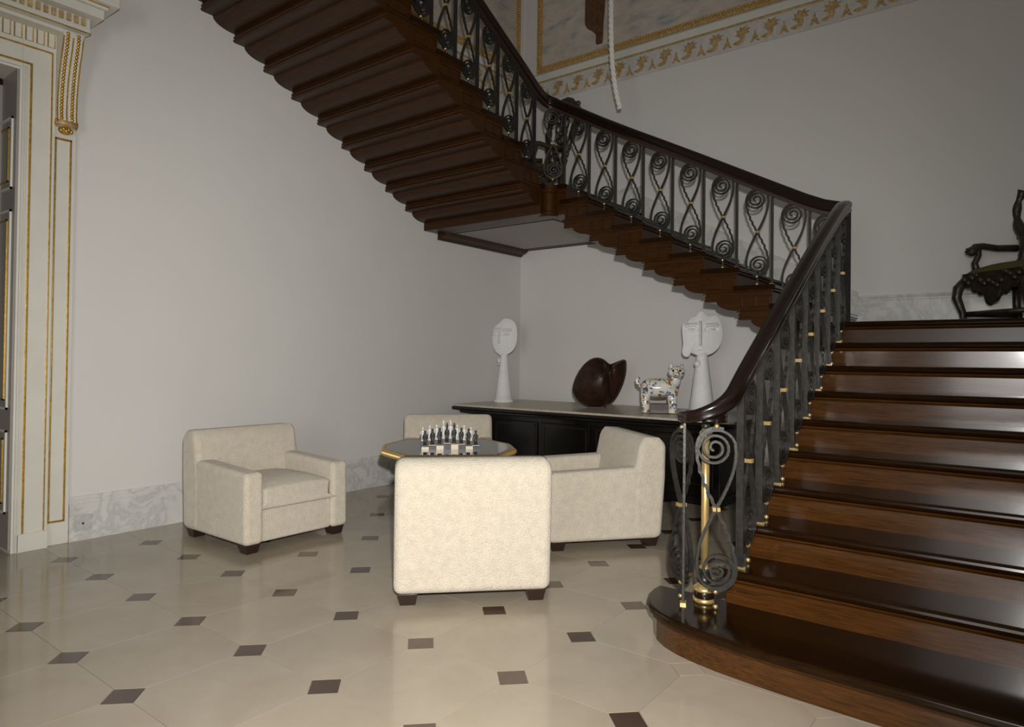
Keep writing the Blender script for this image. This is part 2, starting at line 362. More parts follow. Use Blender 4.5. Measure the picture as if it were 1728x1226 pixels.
for (x0, x1, y0, y1) in ((-1.50, -.10, -.135, -.12), (-1.50, -.10, -1.55, -1.535), (-1.50, -1.485, -1.55, -.12), (-.115, -.10, -1.55, -.12)):
    m_.box(x0, x1, y0, y1, SZ - .012, SZ - .003)
m_.box(-.03, 0, -1.62, 0, SZ - .012, SZ)
m_.build('soffit_moulding', 'rail_under', ld2)
crown = [(0, .02), (-.15, .02), (-.15, -.004), (-.14, -.03), (-.11, -.055), (-.07, -.07), (-.045, -.085), (-.035, -.10), (0, -.10)]
MB().prism([(p, q + SZ + .01) for p, q in crown], -1.62, -.03, lambda p, q, s: (s, p, q)).build('crown_moulding', 'oak_x', ld2)
MB().lathe([(.085, -.10), (.10, -.09), (.10, -.06), (.088, -.05), (.088, .13), (.10, .14), (.10, .165), (.108, .175), (.108, .21), (.09, .215)], (XB - .055, YC - .055, LZ2 - .215), 28).build('corner_drum', 'oak_x', stair, False, bevel=0.0)
# marble stringer skirting on the walls beside the flights
def skirt(name, pts, f, label):
    struct(MB().prism(pts, 0.0, -0.025, f).build(name, 'marble'), label)
def nl(N, T, t, r, m): return (N + (m - 1) * t, T + m * r)
yB = lambda y: LZ1 + RB + (y - NB1) / .2925 * RB
skirt('baseboard_flight', [(-4.15, LZ1 - .1), (-1.85, yB(-1.85) - .32), (-1.85, yB(-1.85) + .22), (-4.15, yB(-4.15) + .22)], lambda p, q, s: (s, p, q), 'sloping white marble skirting beside the second flight')
xC = lambda d: LZ2 + RC + (d - NC1) / TR * RC
skirt('baseboard_upper_flight', [(1.85, xC(1.85) - .28), (5.0, xC(5.0) - .28), (5.0, xC(5.0) + .22), (1.85, xC(1.85) + .22)], lambda p, q, s: (-p, s, q), 'sloping white marble skirting beside the upper flight')
baseboard('baseboard_corner', lambda p, q, t: (p, t, q), -1.83, 0.0, LZ2, 0.34, 1, 'white marble baseboard on the corner landing')

# ------------------------------------------------------------------ balustrade
bal = tag(empty('balustrade'), 'black wrought iron scroll balustrade with dark wooden handrail and gilt collars', 'balustrade')
def lerp_poly(pts, x):
    for (x0, z0), (x1, z1) in zip(pts, pts[1:]):
        if min(x0, x1) <= x <= max(x0, x1): return z0 + (z1 - z0) * (x - x0) / (x1 - x0)
    return pts[-1][1] if abs(x - pts[-1][0]) < abs(x - pts[0][0]) else pts[0][1]
railA = [(-1.60, 2.60), (-1.75, 2.585), (-1.90, 2.53), (-2.508, 2.19), (-3.061, 1.86), (-3.515, 1.585), (-3.85, 1.385), (-3.98, 1.305), (-4.07, 1.245)]
railB = [(-4.40, 2.60), (-4.30, 2.612), (-4.165, 2.654), (-3.797, 2.851), (-3.018, 3.273), (-2.355, 3.622), (-1.813, 3.930), (-1.66, 4.015)]
railC = [(-1.72, 4.06), (-1.80, 4.085), (-1.90, 4.13), (-2.11, 4.25), (-2.39, 4.395), (-2.636, 4.527), (-3.6, 5.04), (-4.95, 5.76)]
path = []
RH = 0.045
for k in range(0, 27):                       # volute from its eye outwards
    a = 2 * pi * 1.22 * k / 26
    ang = radians(-90) - (2 * pi * 1.22 - a); r_ = .055 + (.141 - .055) * (k / 26) ** 0.8
    z = 1.125 + .12 * max(0, (k - 19) / 7) ** 1.7
    path.append((CXN + r_ * cos(ang), CYN + r_ * sin(ang), z - RH))
for x, z in reversed(railA[2:-1]): path.append((x, YA, z - RH))
path += [(-1.74, YA, 2.588 - RH), (-1.665, YA - .004, 2.60 - RH), (-1.638, YA + .012, 2.603 - RH), (-1.634, YA + .05, 2.607 - RH)]
for y, z in railB[2:-1]: path.append((XB, y, z - RH))
path += [(XB, -1.70, 3.99 - RH), (XB - .012, -1.63, 4.03 - RH), (XB - .045, -1.585, 4.05 - RH), (XB - .10, YC, 4.068 - RH)]
for x, z in railC[1:]: path.append((x, YC, z - RH))
def chaik(P):
    Q = [P[0]]
    for a, c in zip(P, P[1:]):
        a = Vector(a); c = Vector(c); Q += [tuple(a * .75 + c * .25), tuple(a * .25 + c * .75)]
    return Q + [P[-1]]
path_s = chaik(path)
sec = [(-.036, -.045), (.036, -.045), (.040, -.028), (.034, -.010), (.042, .008), (.040, .030), (.026, .043), (0, .047), (-.026, .043), (-.040, .030), (-.042, .008), (-.034, -.010), (-.040, -.028)]
MB().tube(path_s, [max(.56, min(1.0, .56 + .44 * (i - 36) / 28)) for i in range(len(path_s))], section=sec).build('handrail', 'rail_wood', bal, True)
sec2 = [(-.022, -.072), (.022, -.072), (.022, -.044), (-.022, -.044)]
MB().tube(path_s[60:], 1.0, section=sec2).build('rail_band', 'rail_under', bal)
# scroll panel (coordinates a, n, z)
def ribbon(mb, pts, th, wd):
    n = len(pts); vs = []
    for i in range(n):
        a = pts[max(0, i - 1)]; c = pts[min(n - 1, i + 1)]; dx, dz = c[0] - a[0], c[1] - a[1]; L = math.hypot(dx, dz) or 1; nx, nz = -dz / L * th / 2, dx / L * th / 2
        x, z = pts[i]
        vs += [(x + nx, -wd / 2, z + nz), (x + nx, wd / 2, z + nz), (x - nx, wd / 2, z - nz), (x - nx, -wd / 2, z - nz)]
    fs = [(i * 4 + k, i * 4 + (k + 1) % 4, (i + 1) * 4 + (k + 1) % 4, (i + 1) * 4 + k) for i in range(n - 1) for k in range(4)] + [(3, 2, 1, 0), tuple((n - 1) * 4 + k for k in range(4))]
    mb.add(vs, fs)
def bez(p0, p1, p2, p3, n):
    out = []
    for i in range(n + 1):
        t = i / n; u = 1 - t
        out.append(tuple(u ** 3 * a + 3 * u * u * t * b_ + 3 * u * t * t * c + t ** 3 * d for a, b_, c, d in zip(p0, p1, p2, p3)))
    return out
ZC, HW, LCZ = .475, .090, .765
def panel_paths():
    pts = bez((0, ZC), (.035, ZC + .07), (HW, .64), (HW, .745), 8)
    N = 58; TH = 2 * pi * 2.7
    for k in range(1, N + 1):
        th = TH * k / N; f_ = k / N
        r = HW * (1 - f_) ** .75 + .008
        if th < pi: r = HW - (HW - .068) * (th / pi) ** 2
        else: r = .068 * (1 - (th - pi) / (TH - pi)) ** .8 + .010
        pts.append((r * cos(th) - .010 * min(1, th / pi), LCZ + r * sin(th)))
    # twisted strand
    tw = []
    for k in range(12):
        a = radians(70 + 110 * k / 11); tw.append((HW * 1.04 * cos(a), LCZ + HW * 1.06 * sin(a)))
    seg = bez((-HW * 1.04, LCZ), (-HW * 1.04, .66), (-.035, ZC + .07), (0, ZC), 22)
    for k, p in enumerate(seg[1:]):
        env = sin(pi * k / 21); tw.append((p[0] + .0045 * env * sin(k * 1.6), p[1] + .002 * env * cos(k * 1.6)))
    return pts, tw
sp, tw = panel_paths()
rot = lambda P: [(-x, 2 * ZC - z) for x, z in P]
pm = MB()
ribbon(pm, list(reversed(rot(sp))) + sp[1:], .0115, .024)
ribbon(pm, tw + list(reversed(rot(tw)))[1:], .0145, .015)
PANEL = pm.mesh('scroll_panel', 'iron', False)
COLLARBALL = MB().ball((0, 0, 0), .0125, 8, 5).mesh('collar', 'brass', True)
COLLARBOX = MB().box(-.007, .007, -.021, .021, -.009, .009).mesh('collar', 'brass')
pn = MB(); pn.tube([(0, 0, 0), (0, 0, .10)], .0065, 6); PIN = pn.mesh('pin', 'iron'); PIN2 = MB().tube([(0, 0, .85), (0, 0, .90)], .006, 6).mesh('pin', 'iron')
def panel(x, y, z, ang, sz=1.0, lean=0.0):
    o = link('scroll_panel', PANEL, bal, (x, y, z)); o.rotation_euler = (0, 0, ang); o.scale = (1, 1, sz)
    link('pin', PIN, o); link('top_pin', PIN2, o)
    for x_, z_, g_ in ((0, .082, COLLARBALL), (0, .012, COLLARBALL), (0, .868, COLLARBALL), (-.010, ZC, COLLARBOX), (.010, ZC, COLLARBOX)): link('gilt_collar', g_, o, (x_, 0, z_))
def bar(x, y, z0, z1, ang, wd=.036, th=.013):
    m_ = MB(); c, s_ = cos(ang), sin(ang)
    vs = []
    for z in (z0, z1):
        for (p, q) in ((-th / 2, -wd / 2), (th / 2, -wd / 2), (th / 2, wd / 2), (-th / 2, wd / 2)): vs.append((p * c - q * s_, p * s_ + q * c, z - z0))
    m_.add(vs, [(3, 2, 1, 0), (4, 5, 6, 7), (0, 1, 5, 4), (1, 2, 6, 5), (2, 3, 7, 6), (3, 0, 4, 7)])
    o = m_.build('baluster_bar', 'iron', bal, loc=(x, y, z0))
    MB().box(-.014, .014, -wd / 2 - .007, wd / 2 + .007, 0, .010).xf(Matrix.Rotation(ang, 4, 'Z')).build('foot_collar', 'brass', o)
for k in range(2, 11):
    x = -3.977 + (k - 2) * .2929
    zt = lerp_poly(railA, x) - .085
    if k < 10: bar(x, YA, k * RA, zt, 0)
    else: bar(XB, YA, LZ1, 2.52, radians(45), .05, .03)
    if k < 10: panel(x + .125, YA, k * RA, pi, (lerp_poly(railA, x + .125) - .085 - k * RA) / .885)
bar(-4.171, -4.168, RA, 1.05, radians(-70), .030, .012)
panel(-4.142, -4.318, RA, radians(-62), (1.06 - RA) / .885)
panel(-4.105, -4.125, RA, radians(56), (1.04 - RA) / .885)
for m in range(1, 10):
    y = -4.108 + (m - 1) * .2925; z = LZ1 + m * RB
    bar(XB, y, z, lerp_poly(railB, y) - .10, radians(90))
    if m < 9: panel(XB, y + .122, z, radians(-90), (lerp_poly(railB, y + .122) - .085 - z) / .885)
panel(XB, -4.235, LZ1, radians(-90), (lerp_poly(railB, -4.235) - .085 - LZ1) / .885)
panel(-1.655, -1.64, LZ2, radians(-55), (4.02 - .085 - LZ2) / .885)
for m in range(1, 11):
    x = -1.885 - (m - 1) * TR; z = LZ2 + m * RC
    bar(x, YC, z, lerp_poly(railC, x) - .10, 0)
    panel(x - .122, YC, z, 0, (lerp_poly(railC, x - .122) - .085 - z) / .885)
nw = MB(); prof = [(.019, .10), (.019, .86)]
NEW = nw.lathe(prof, (0, 0, 0), 14).build('newel_post', 'brass', bal, True, (CXN, CYN, RA))
MB().lathe([(.052, 0), (.056, .006), (.056, .018), (.050, .022)], (0, 0, 0), 20).build('base_ring', 'brass', NEW, True)
MB().lathe([(.049, .020), (.050, .026), (.050, .05), (.047, .055)], (0, 0, 0), 20).build('base_drum', 'rail_wood', NEW, True)
MB().lathe([(.052, .054), (.056, .062), (.052, .072), (.040, .080), (.034, .086), (.028, .092)], (0, 0, 0), 20).build('base_cap', 'brass', NEW, True)
MB().lathe([(.028, .09), (.034, .10), (.034, .118), (.026, .124), (.024, .145), (.030, .152), (.030, .162), (.02, .168)], (0, 0, 0), 18).build('base_neck', 'iron', NEW, True)
MB().lathe([(.02, .158), (.027, .162), (.027, .172), (.02, .176)], (0, 0, 0), 18).build('collar', 'brass', NEW, True)
MB().lathe([(.02, .815), (.030, .822), (.032, .832), (.026, .842), (.02, .846)], (0, 0, 0), 18).build('collar', 'brass', NEW, True)
MB().lathe([(.014, .846), (.020, .855), (.022, .87), (.014, .884)], (0, 0, 0), 14).build('neck', 'iron', NEW, True)
MB().ball((0, 0, .898), .017, 12, 8).build('ball', 'brass', NEW, True)

# ------------------------------------------------------------------ gilded doorcase on the left wall
dc = tag(empty('doorcase', (0, 0, 0)), 'white painted doorcase with gilded lines, bracket and cornice', 'doorcase')
def P(y0, y1, x0, x1, z0, z1, nm, mat, bev=0.0): return MB().box(x0, x1, y0, y1, z0, z1).build(nm, mat, dc, bevel=bev)
P(-.030, 0, -5.545, -5.402, 0, 3.6, 'pilaster', 'case_paint', .004)
P(-.060, 0, -5.745, -5.545, 0, 3.5, 'architrave', 'case_paint', .003)
P(-.072, -.06, -5.735, -5.545, 0, .125, 'plinth_block', 'case_paint', .003)
P(-.060, 0, -7.5, -5.745, 3.31, 3.5, 'head_architrave', 'case_paint', .003)
P(-.050, 0, -7.5, -5.53, 3.5, 3.74, 'frieze_board', 'case_paint')
def line(x0, x1, z0, z1, y, nm='gilt_line', d=.008, mat='gilt'): MB().box(x0, x1, y - d, y, z0, z1).build(nm, mat, dc, bevel=0.002)
# pilaster frame
line(-5.536, -5.526, .165, 2.89, -.030); line(-5.443, -5.430, .165, 2.89, -.030); line(-5.536, -5.430, .160, .174, -.030); line(-5.536, -5.430, 2.876, 2.892, -.030)
# architrave lines
line(-5.702, -5.688, .127, 3.335, -.060); line(-5.575, -5.566, .127, 3.455, -.060); line(-7.5, -5.688, 3.335, 3.349, -.060); line(-7.5, -5.566, 3.455, 3.466, -.060)
for (x0, x1) in ((-5.745, -5.738), (-5.728, -5.720)): line(x0, x1, 0, 3.32, -.060, 'fillet', .012, 'case_paint')
# arched flutes in the frieze board
for k in range(14):
    xc = -5.575 - k * .066
    pts = [(-.021, 0)] + [(-.021, .135)] + [(.021 * cos(radians(180 - 22.5 * i)), .135 + .021 * sin(radians(180 - 22.5 * i))) for i in range(1, 8)] + [(.021, .135), (.021, 0)]
    MB().tube([(xc + p, -.051, 3.505 + q) for p, q in pts], .0042, 5, up=(0, 1, 0), closed=True).build('arched_flute', 'gilt', dc)
# cornice: mouldings returned round the right-hand end
def moulding(y, z0, z1, xr, nm, mat='case_paint', y0=0.0, xl=-7.6): MB().box(xl, xr, -y, y0, z0, z1).build(nm, mat, dc, bevel=0.006)
moulding(.21, 3.625, 3.665, -5.385, 'bed_moulding'); moulding(.155, 3.60, 3.626, -5.40, 'bed_fillet')
moulding(.20, 3.665, 3.735, -5.385, 'dentil_band')
line(-7.6, -5.384, 3.622, 3.630, -.21)
for k in range(16): MB().box(-5.42 - k * .046 - .026, -5.42 - k * .046, -.215, -.199, 3.672, 3.722).build('dentil', 'gilt_leaf', dc)
moulding(.28, 3.735, 3.80, -5.325, 'corona'); moulding(.30, 3.80, 3.825, -5.305, 'corona_fillet'); moulding(.35, 3.825, 3.93, -5.25, 'cyma')
line(-7.6, -5.304, 3.818, 3.826, -.301)
# scrolled bracket
cy = [(0, 2.965), (.045, 2.965), (.060, 3.0), (.052, 3.06), (.055, 3.16), (.07, 3.28), (.10, 3.40), (.135, 3.50), (.15, 3.56), (.15, 3.605), (0, 3.605)]
br = MB().prism(cy, -5.544, -5.419, lambda p, q, s: (s, -.03 - p, q)).build('bracket', 'case_paint', dc, bevel=0.005)
def front_y(z):
    for (a, z0), (c, z1) in zip(cy[1:], cy[2:]):
        if z0 <= z <= z1: return -.03 - (a + (c - a) * (z - z0) / (z1 - z0 + 1e-9))
    return -.18
for xs, n_, rr in ((-5.517, 26, .013), (-5.451, 26, .013)):
    m_ = MB()
    for k in range(n_):
        z = 3.02 + (3.59 - 3.02) * k / (n_ - 1); m_.ball((xs, front_y(z) - .002, z), rr, 6, 4)
    m_.build('bead_row', 'gilt', br, True)
for xs in (-5.542, -5.484, -5.422):
    MB().tube([(xs, front_y(z) - .002, z) for z in [3.0 + .03 * k for k in range(20)]], .0055, 5, up=(1, 0, 0)).build('gilt_rib', 'gilt', br)
for xs in (-5.545, -5.418):
    m_ = MB(); pts = [(xs, -.075 - .020 * (1 - k / 30) * cos(k * .5), 2.985 + .028 * (1 - k / 30) * sin(k * .5)) for k in range(28)]
    m_.tube(pts, .007, 5, up=(1, 0, 0)); m_.build('volute', 'gilt', br)
MB().tube([(-5.549, -.075, 2.99), (-5.414, -.075, 2.99)], .024, 10).build('volute_roll', 'gilt_leaf', br, True)
m_ = MB(); m_.ball((-5.484, -.06, 2.945), .040, 12, 8, (1.1, .75, .8))
for a in range(5): m_.ball((-5.484 + .032 * (a - 2) / 2, -.085, 2.935 + .012 * (a % 2)), .014, 6, 5)
m_.build('acanthus_drop', 'gilt', br, True)

# open door leaf standing in the reveal
dl = struct(empty('door_1', (-5.765, .262, 0)), 'dark grey panelled door standing open in the reveal')
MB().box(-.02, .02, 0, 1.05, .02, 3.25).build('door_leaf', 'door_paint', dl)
m_ = MB()
for (z0, z1) in ((.25, 1.0), (1.15, 2.35), (2.5, 3.05)):
    for (p0, p1, q0, q1) in ((.12, .93, z0, z0 + .022), (.12, .93, z1 - .022, z1), (.12, .142, z0, z1), (.908, .93, z0, z1)): m_.box(-.042, -.02, p0, p1, q0, q1)
m_.build('panel_moulding', 'case_paint', dl)
m_ = MB()
for (z0, z1) in ((.25, 1.0), (1.15, 2.35), (2.5, 3.05)):
    for (p0, p1, q0, q1) in ((.16, .89, z0 + .04, z0 + .05), (.16, .89, z1 - .05, z1 - .04), (.16, .17, z0 + .04, z1 - .04), (.88, .89, z0 + .04, z1 - .04)): m_.box(-.034, -.02, p0, p1, q0, q1)
m_.build('gilt_line', 'gilt', dl)
b = MB(); b.box(-5.757, -5.735, -.055, .06, 0, 3.31); b.box(-5.7575, -5.745, .06, .25, 0, 3.31); b.box(-7.3, -5.757, -.04, .26, 3.295, 3.33)
j_ = struct(b.build('trim_1', 'case_paint'), 'white door jamb with grey panelled reveal')
MB().box(-5.768, -5.7575, -.035, .26, .02, 3.30).build('reveal_lining', 'door_paint', j_)
for (z0, z1) in ((.26, .83), (.97, 2.34), (2.48, 2.98)):
    m_ = MB()
    for (p0, p1, q0, q1) in ((.02, .25, z0, z0 + .015), (.02, .25, z1 - .015, z1), (.02, .032, z0, z1)): m_.box(-5.780, -5.767, p0, p1, q0, q1)
    m_.build('reveal_panel', 'case_paint', j_)
    m_ = MB()
    for (p0, p1, q0, q1) in ((.10, .25, z0 + .06, z0 + .07), (.10, .25, z1 - .07, z1 - .06), (.10, .112, z0 + .06, z1 - .06)): m_.box(-5.776, -5.767, p0, p1, q0, q1)
    m_.build('gilt_line', 'gilt', j_)

# ------------------------------------------------------------------ upper frieze and framed murals
def frieze(name, f, a0, a1, label):
    root = struct(empty(name), label)
    MB().prism([(0, 4.78), (-.012, 4.78), (-.012, 5.035), (0, 5.035)], a0, a1, lambda p, q, t: f(p, t, q)).build('frieze_band', 'stone_band', root)
    MB().prism([(0, 5.035), (-.02, 5.035), (-.026, 5.045), (-.02, 5.055), (0, 5.055)], a0, a1, lambda p, q, t: f(p, t, q)).build('gilt_fillet', 'gilt_leaf', root)
    MB().prism([(0, 5.055), (-.028, 5.055), (-.034, 5.075), (-.05, 5.10), (-.055, 5.125), (-.04, 5.14), (-.03, 5.155), (0, 5.155)], a0, a1, lambda p, q, t: f(p, t, q)).build('white_moulding', 'case_paint', root)
    return root
def leaf(mb, f, a, z, pts, d=.010):
    n = len(pts); vs = [f(-.012, a + p, z + q) for p, q in pts] + [f(-.012 - d, a + p * .82 + .0, z + q * .82) for p, q in pts]
    mb.add(vs, [tuple(range(n, 2 * n))] + [(i, (i + 1) % n, n + (i + 1) % n, n + i) for i in range(n)])
LEAF = [(-.075, -.055), (-.03, -.075), (.02, -.06), (.035, -.02), (.03, .01), (.075, .02), (.055, .045), (.09, .06), (.045, .065), (.055, .09), (.01, .075), (-.01, .095), (-.02, .055), (-.045, .07), (-.035, .03), (-.055, .02), (-.02, .0), (-.005, -.03), (-.03, -.045)]
PALM = [(-.055, -.085), (-.04, -.055), (-.025, -.06), (-.03, -.02), (-.015, -.02), (-.012, .02), (0, .06), (.012, .02), (.015, -.02), (.03, -.02), (.025, -.06), (.04, -.055), (.055, -.085), (.02, -.075), (0, -.045), (-.02, -.075)]
def ornaments(root, f, a0, a1, sgn):
    n = int(abs(a1 - a0) / .30)
    for k in range(n):
        a = a0 + (a1 - a0) * (k + .3) / n
        m_ = MB(); leaf(m_, f, a, 4.905, [(p * sgn * 1.25, q * 1.2) for p, q in LEAF]); m_.build('acanthus_leaf', 'gilt_leaf', root)
        m_ = MB(); leaf(m_, f, a + .15 * (1 if a1 > a0 else -1), 4.89, PALM); m_.build('palmette', 'gilt_leaf', root)
fb = lambda p, t, q: (p, t, q)
fl = lambda p, t, q: (t, p, q)
r1 = frieze('trim_2', fb, -8.9, -.02, 'white frieze with gilded leaves on the back wall'); ornaments(r1, fb, -.18, -5.6, -1)
r2 = frieze('trim_3', fl, -7.0, -.02, 'white frieze with gilded leaves on the left wall'); ornaments(r2, fl, -.22, -3.6, -1)
def mural(f, a0, a1, z0, z1, label):
    t = tag(empty('framed_mural'), label, 'painting')
    w = .085
    lo_, hi = min(a0, a1), max(a0, a1)
    MB().prism([(0, z0), (-.02, z0), (-.02, z1), (0, z1)], lo_, hi, lambda p, q, s: f(p, s, q)).build('canvas', 'mural_sky', t)
    for (p0, p1, q0, q1) in ((lo_, hi, z0, z0 + w), (lo_, hi, z1 - w, z1), (lo_, lo_ + w, z0 + w, z1 - w), (hi - w, hi, z0 + w, z1 - w)):
        m_ = MB(); m_.prism([(p0, q0), (p1, q0), (p1, q1), (p0, q1)], 0, -.035, lambda p, q, s: f(s, p, q)); fr = m_.build('frame_rail', 'gilt_leaf', t, bevel=0.006)
        bm_ = MB(); horiz = (p1 - p0) > (q1 - q0); L = (p1 - p0) if horiz else (q1 - q0); n = min(170, int(L / .032))
        for k in range(n):
            c = (k + .5) * L / n
            bm_.ball(f(-.037, p0 + c, (q0 + q1) / 2) if horiz else f(-.037, (p0 + p1) / 2, q0 + c), .016, 6, 4)
        bm_.build('beading', 'gilt', fr, True)
    return t
mu = mural(fb, -6.3, -.25, 5.16, 7.0, 'large gilt framed mural of a cloudy sky on the back wall')
m_ = MB(); m_.prism([(-.99, 5.62), (-.99, 5.9), (-1.0, 6.3), (-1.3, 6.3), (-1.28, 5.75), (-1.26, 5.55), (-1.255, 5.35), (-1.245, 5.31), (-1.17, 5.31), (-1.15, 5.34), (-1.155, 5.44), (-1.10, 5.50), (-1.03, 5.55)], -.02, -.024, lambda p, q, s: (s, p, q)); m_.build('painted_drapery', 'robe', mu)
mural(fl, -3.6, -.11, 5.16, 7.0, 'gilt framed mural on the left wall beside the corner')

# ------------------------------------------------------------------ upholstered armchairs
def armchair_proto():
    root = empty('armchair')
    HWD, DP, AW, AH, BH, Z0 = .432, .43, .145, .575, .80, .062   # half width, half depth
    def soft(nm, mb, bev, parent=root):
        o = mb.build(nm, 'fleece', parent, bevel=bev)
        o.modifiers['bevel'].segments = 4
        return o
    # front of the chair is +X
    m_ = MB(); m_.box(-DP + .05, DP - .035, -HWD + AW - .01, HWD - AW + .01, Z0, .30); soft('seat_base', m_, .02)
    for s in (-1, 1):
        y0, y1 = (HWD - AW, HWD) if s > 0 else (-HWD, -HWD + AW)
        prof = [(-DP + .02, Z0), (DP, Z0), (DP - .01, AH - .02), (-DP + .1, AH + .012), (-DP + .01, AH + .015)]
        m_ = MB(); m_.prism(prof, y0, y1, lambda p, q, t: (p, t, q)); soft('arm', m_, .035)
    prof = [(-DP, Z0), (-DP + .24, Z0), (-DP + .235, .45), (-DP + .17, BH - .03), (-DP + .13, BH), (-DP + .02, BH - .005), (-DP - .035, BH - .05), (-DP - .03, .5)]
    m_ = MB(); m_.prism(prof, -HWD - .004, HWD + .004, lambda p, q, t: (p, t, q)); soft('backrest', m_, .045)
    # crowned seat cushion
    n = 10; vs = []; y0 = HWD - AW - .003
    for i in range(n + 1):
        for j in range(n + 1):
            u, v = i / n * 2 - 1, j / n * 2 - 1; x = .075 + u * .335; y = v * y0
            vs.append((x, y, .435 + .045 * (1 - u ** 4) * (1 - v ** 4)))
    fs = [(i * (n + 1) + j, (i + 1) * (n + 1) + j, (i + 1) * (n + 1) + j + 1, i * (n + 1) + j + 1) for i in range(n) for j in range(n)]
    o0 = len(vs); ring = [(i, 0) for i in range(n)] + [(n, j) for j in range(n)] + [(i, n) for i in range(n, 0, -1)] + [(0, j) for j in range(n, 0, -1)]
    for (i, j) in ring: x, y, z = vs[i * (n + 1) + j]; vs.append((x, y, .30))
    R_ = len(ring)
    for k in range(R_):
        a, c = ring[k], ring[(k + 1) % R_]; fs.append((a[0] * (n + 1) + a[1], o0 + k, o0 + (k + 1) % R_, c[0] * (n + 1) + c[1]))
    fs.append(tuple(o0 + k for k in range(R_)))
    m_ = MB().add(vs, fs); o = m_.build('seat_cushion', 'fleece', root, bevel=.03)
    for sx in (-1, 1):
        for sy in (-1, 1):
            m_ = MB().frustum((sx * (DP - .075), sy * (HWD - .075)), .042, .042, .055, .055, 0, Z0 + .004); m_.build('foot', 'foot_wood', root, bevel=.004)
    return root
ac = armchair_proto()
chairs = [((-4.36, -.885), (0, -1), 'cream fleece armchair standing alone by the left wall, seen from its corner'),
          ((-4.19, -2.775), (.69, .72), 'cream fleece armchair nearest the viewer with its back turned'),
          ((-2.78, -2.77), (-.777, .63), 'cream fleece armchair seen side on, beside the newel post'),
          ((-2.56, -1.11), (-.69, -.72), 'cream fleece armchair beyond the chess table, only its back showing')]
for k, (p, d, lab) in enumerate(chairs):
    o = ac if k == 0 else copy_tree(ac)
    o.location = (p[0], p[1], 0); o.rotation_euler = (0, 0, math.atan2(d[1], d[0])); tag(o, lab, 'armchair', 'cream armchairs around the chess table')

# ------------------------------------------------------------------ chess table, board and figures
TCX, TCY, TZ, TANG = -3.60, -2.06, .70, math.atan2(-.72, -.69)
ct = tag(empty('chess_table', (TCX, TCY, 0), TANG), 'octagonal table with dark glass top and gilded gadrooned edge', 'table')
def oct2(w, c): return [(w, c), (c * .45, w), (-c * .45, w), (-w, c), (-w, -c), (-c * .45, -w), (c * .45, -w), (w, -c)]
MB().prism(oct2(.455, .30), TZ - .022, TZ, lambda p, q, s: (p, q, s)).build('table_top', 'table_glass', ct, bevel=.003)
o8 = oct2(.468, .315)
rim = MB().tube([(p, q, TZ - .018) for p, q in o8], 1.0, section=[(-.022, -.024), (.016, -.024), (.024, -.006), (.020, .012), (.004, .020), (-.022, .014)], closed=True).build('gilt_rim', 'gilt', ct)
m_ = MB()
for k in range(8):
    a, c = Vector(o8[k]), Vector(o8[(k + 1) % 8]); n = int((c - a).length / .018)
    for i in range(n):
        q = a + (c - a) * (i + .5) / n; nn = q.normalized() * .019; m_.ball((q.x + nn.x, q.y + nn.y, TZ - .022), .009, 6, 4, (1, 1, 1.8))
m_.build('gadroon', 'brass', rim, True)
MB().prism(oct2(.40, .27), TZ - .10, TZ - .035, lambda p, q, s: (p, q, s)).build('apron', 'lacquer', ct)
for sx in (-1, 1):
    for sy in (-1, 1):
        m_ = MB(); pth = [(sx * (.30 + .07 * sin(t * 1.9) * (1 - t)), sy * (.30 + .07 * sin(t * 1.9) * (1 - t)), (TZ - .04) * (1 - t)) for t in [k / 10 for k in range(11)]]
        m_.tube(pth, [.036 - .018 * sin(pi * min(1, k / 9) / 2) + (.008 if k == 10 else 0) for k in range(11)], 8, up=(1, 0, 0)); m_.build('leg', 'gilt_leaf', ct, True)
for s in (-1, 1):
    m_ = MB(); m_.tube([(s * .39, -.30, TZ - .06), (s * .44, -.33, TZ - .085), (s * .47, -.28, TZ - .12)], [.02, .026, .014], 8); m_.build('corner_mount', 'gilt', ct, True)
cb = tag(empty('chess_board', (TCX + .03, TCY + .02, TZ), TANG), 'stepped chess board of cream and dark square blocks on the glass tabletop', 'chess board')
SQ = .053
HC = [.018, .022, .028, .036, .036, .028, .022, .018]
for i in range(8):
    for j in range(8):
        x, y = (i - 3.5) * SQ, (j - 3.5) * SQ
        MB().box(x - SQ / 2 + .0004, x + SQ / 2 - .0004, y - SQ / 2 + .0004, y + SQ / 2 - .0004, 0, HC[j] + (.004 if i < 7 else 0)).build('square', 'chess_light' if (i + j) % 2 else 'chess_dark', cb)
def figure(mat, hgt, kind):
    m_ = MB(); m_.lathe([(.014, 0), (.0145, .005), (.011, .008)], (0, 0, 0), 10)
    m_.lathe([(.0125, .008), (.011, .03), (.0085, .052), (.012, .062), (.011, .072), (.005, .078)], (0, 0, 0), 10, (.8, 1))
    m_.ball((0, 0, .087), .0085, 8, 6)
    for s in (-1, 1): m_.tube([(0, s * .011, .070), (.003, s * .0165, .055), (.009, s * .012, .043)], [.0042, .0038, .0034], 6)
    if kind: m_.lathe([(.008, .092), (.0095, .097), (.006, .104), (.002, .112)], (0, 0, 0), 8)
    else: m_.lathe([(.0095, .090), (.007, .096), (.002, .099)], (0, 0, 0), 8)
    for i, v in enumerate(m_.v): m_.v[i] = (v[0], v[1], v[2] * hgt)
    return m_.mesh('chess_figure', mat, True)
order = ['first', 'second', 'third', 'fourth', 'fifth', 'sixth', 'seventh', 'eighth']
MT = Matrix.Translation((TCX + .03, TCY + .02, TZ)) @ Matrix.Rotation(TANG, 4, 'Z')
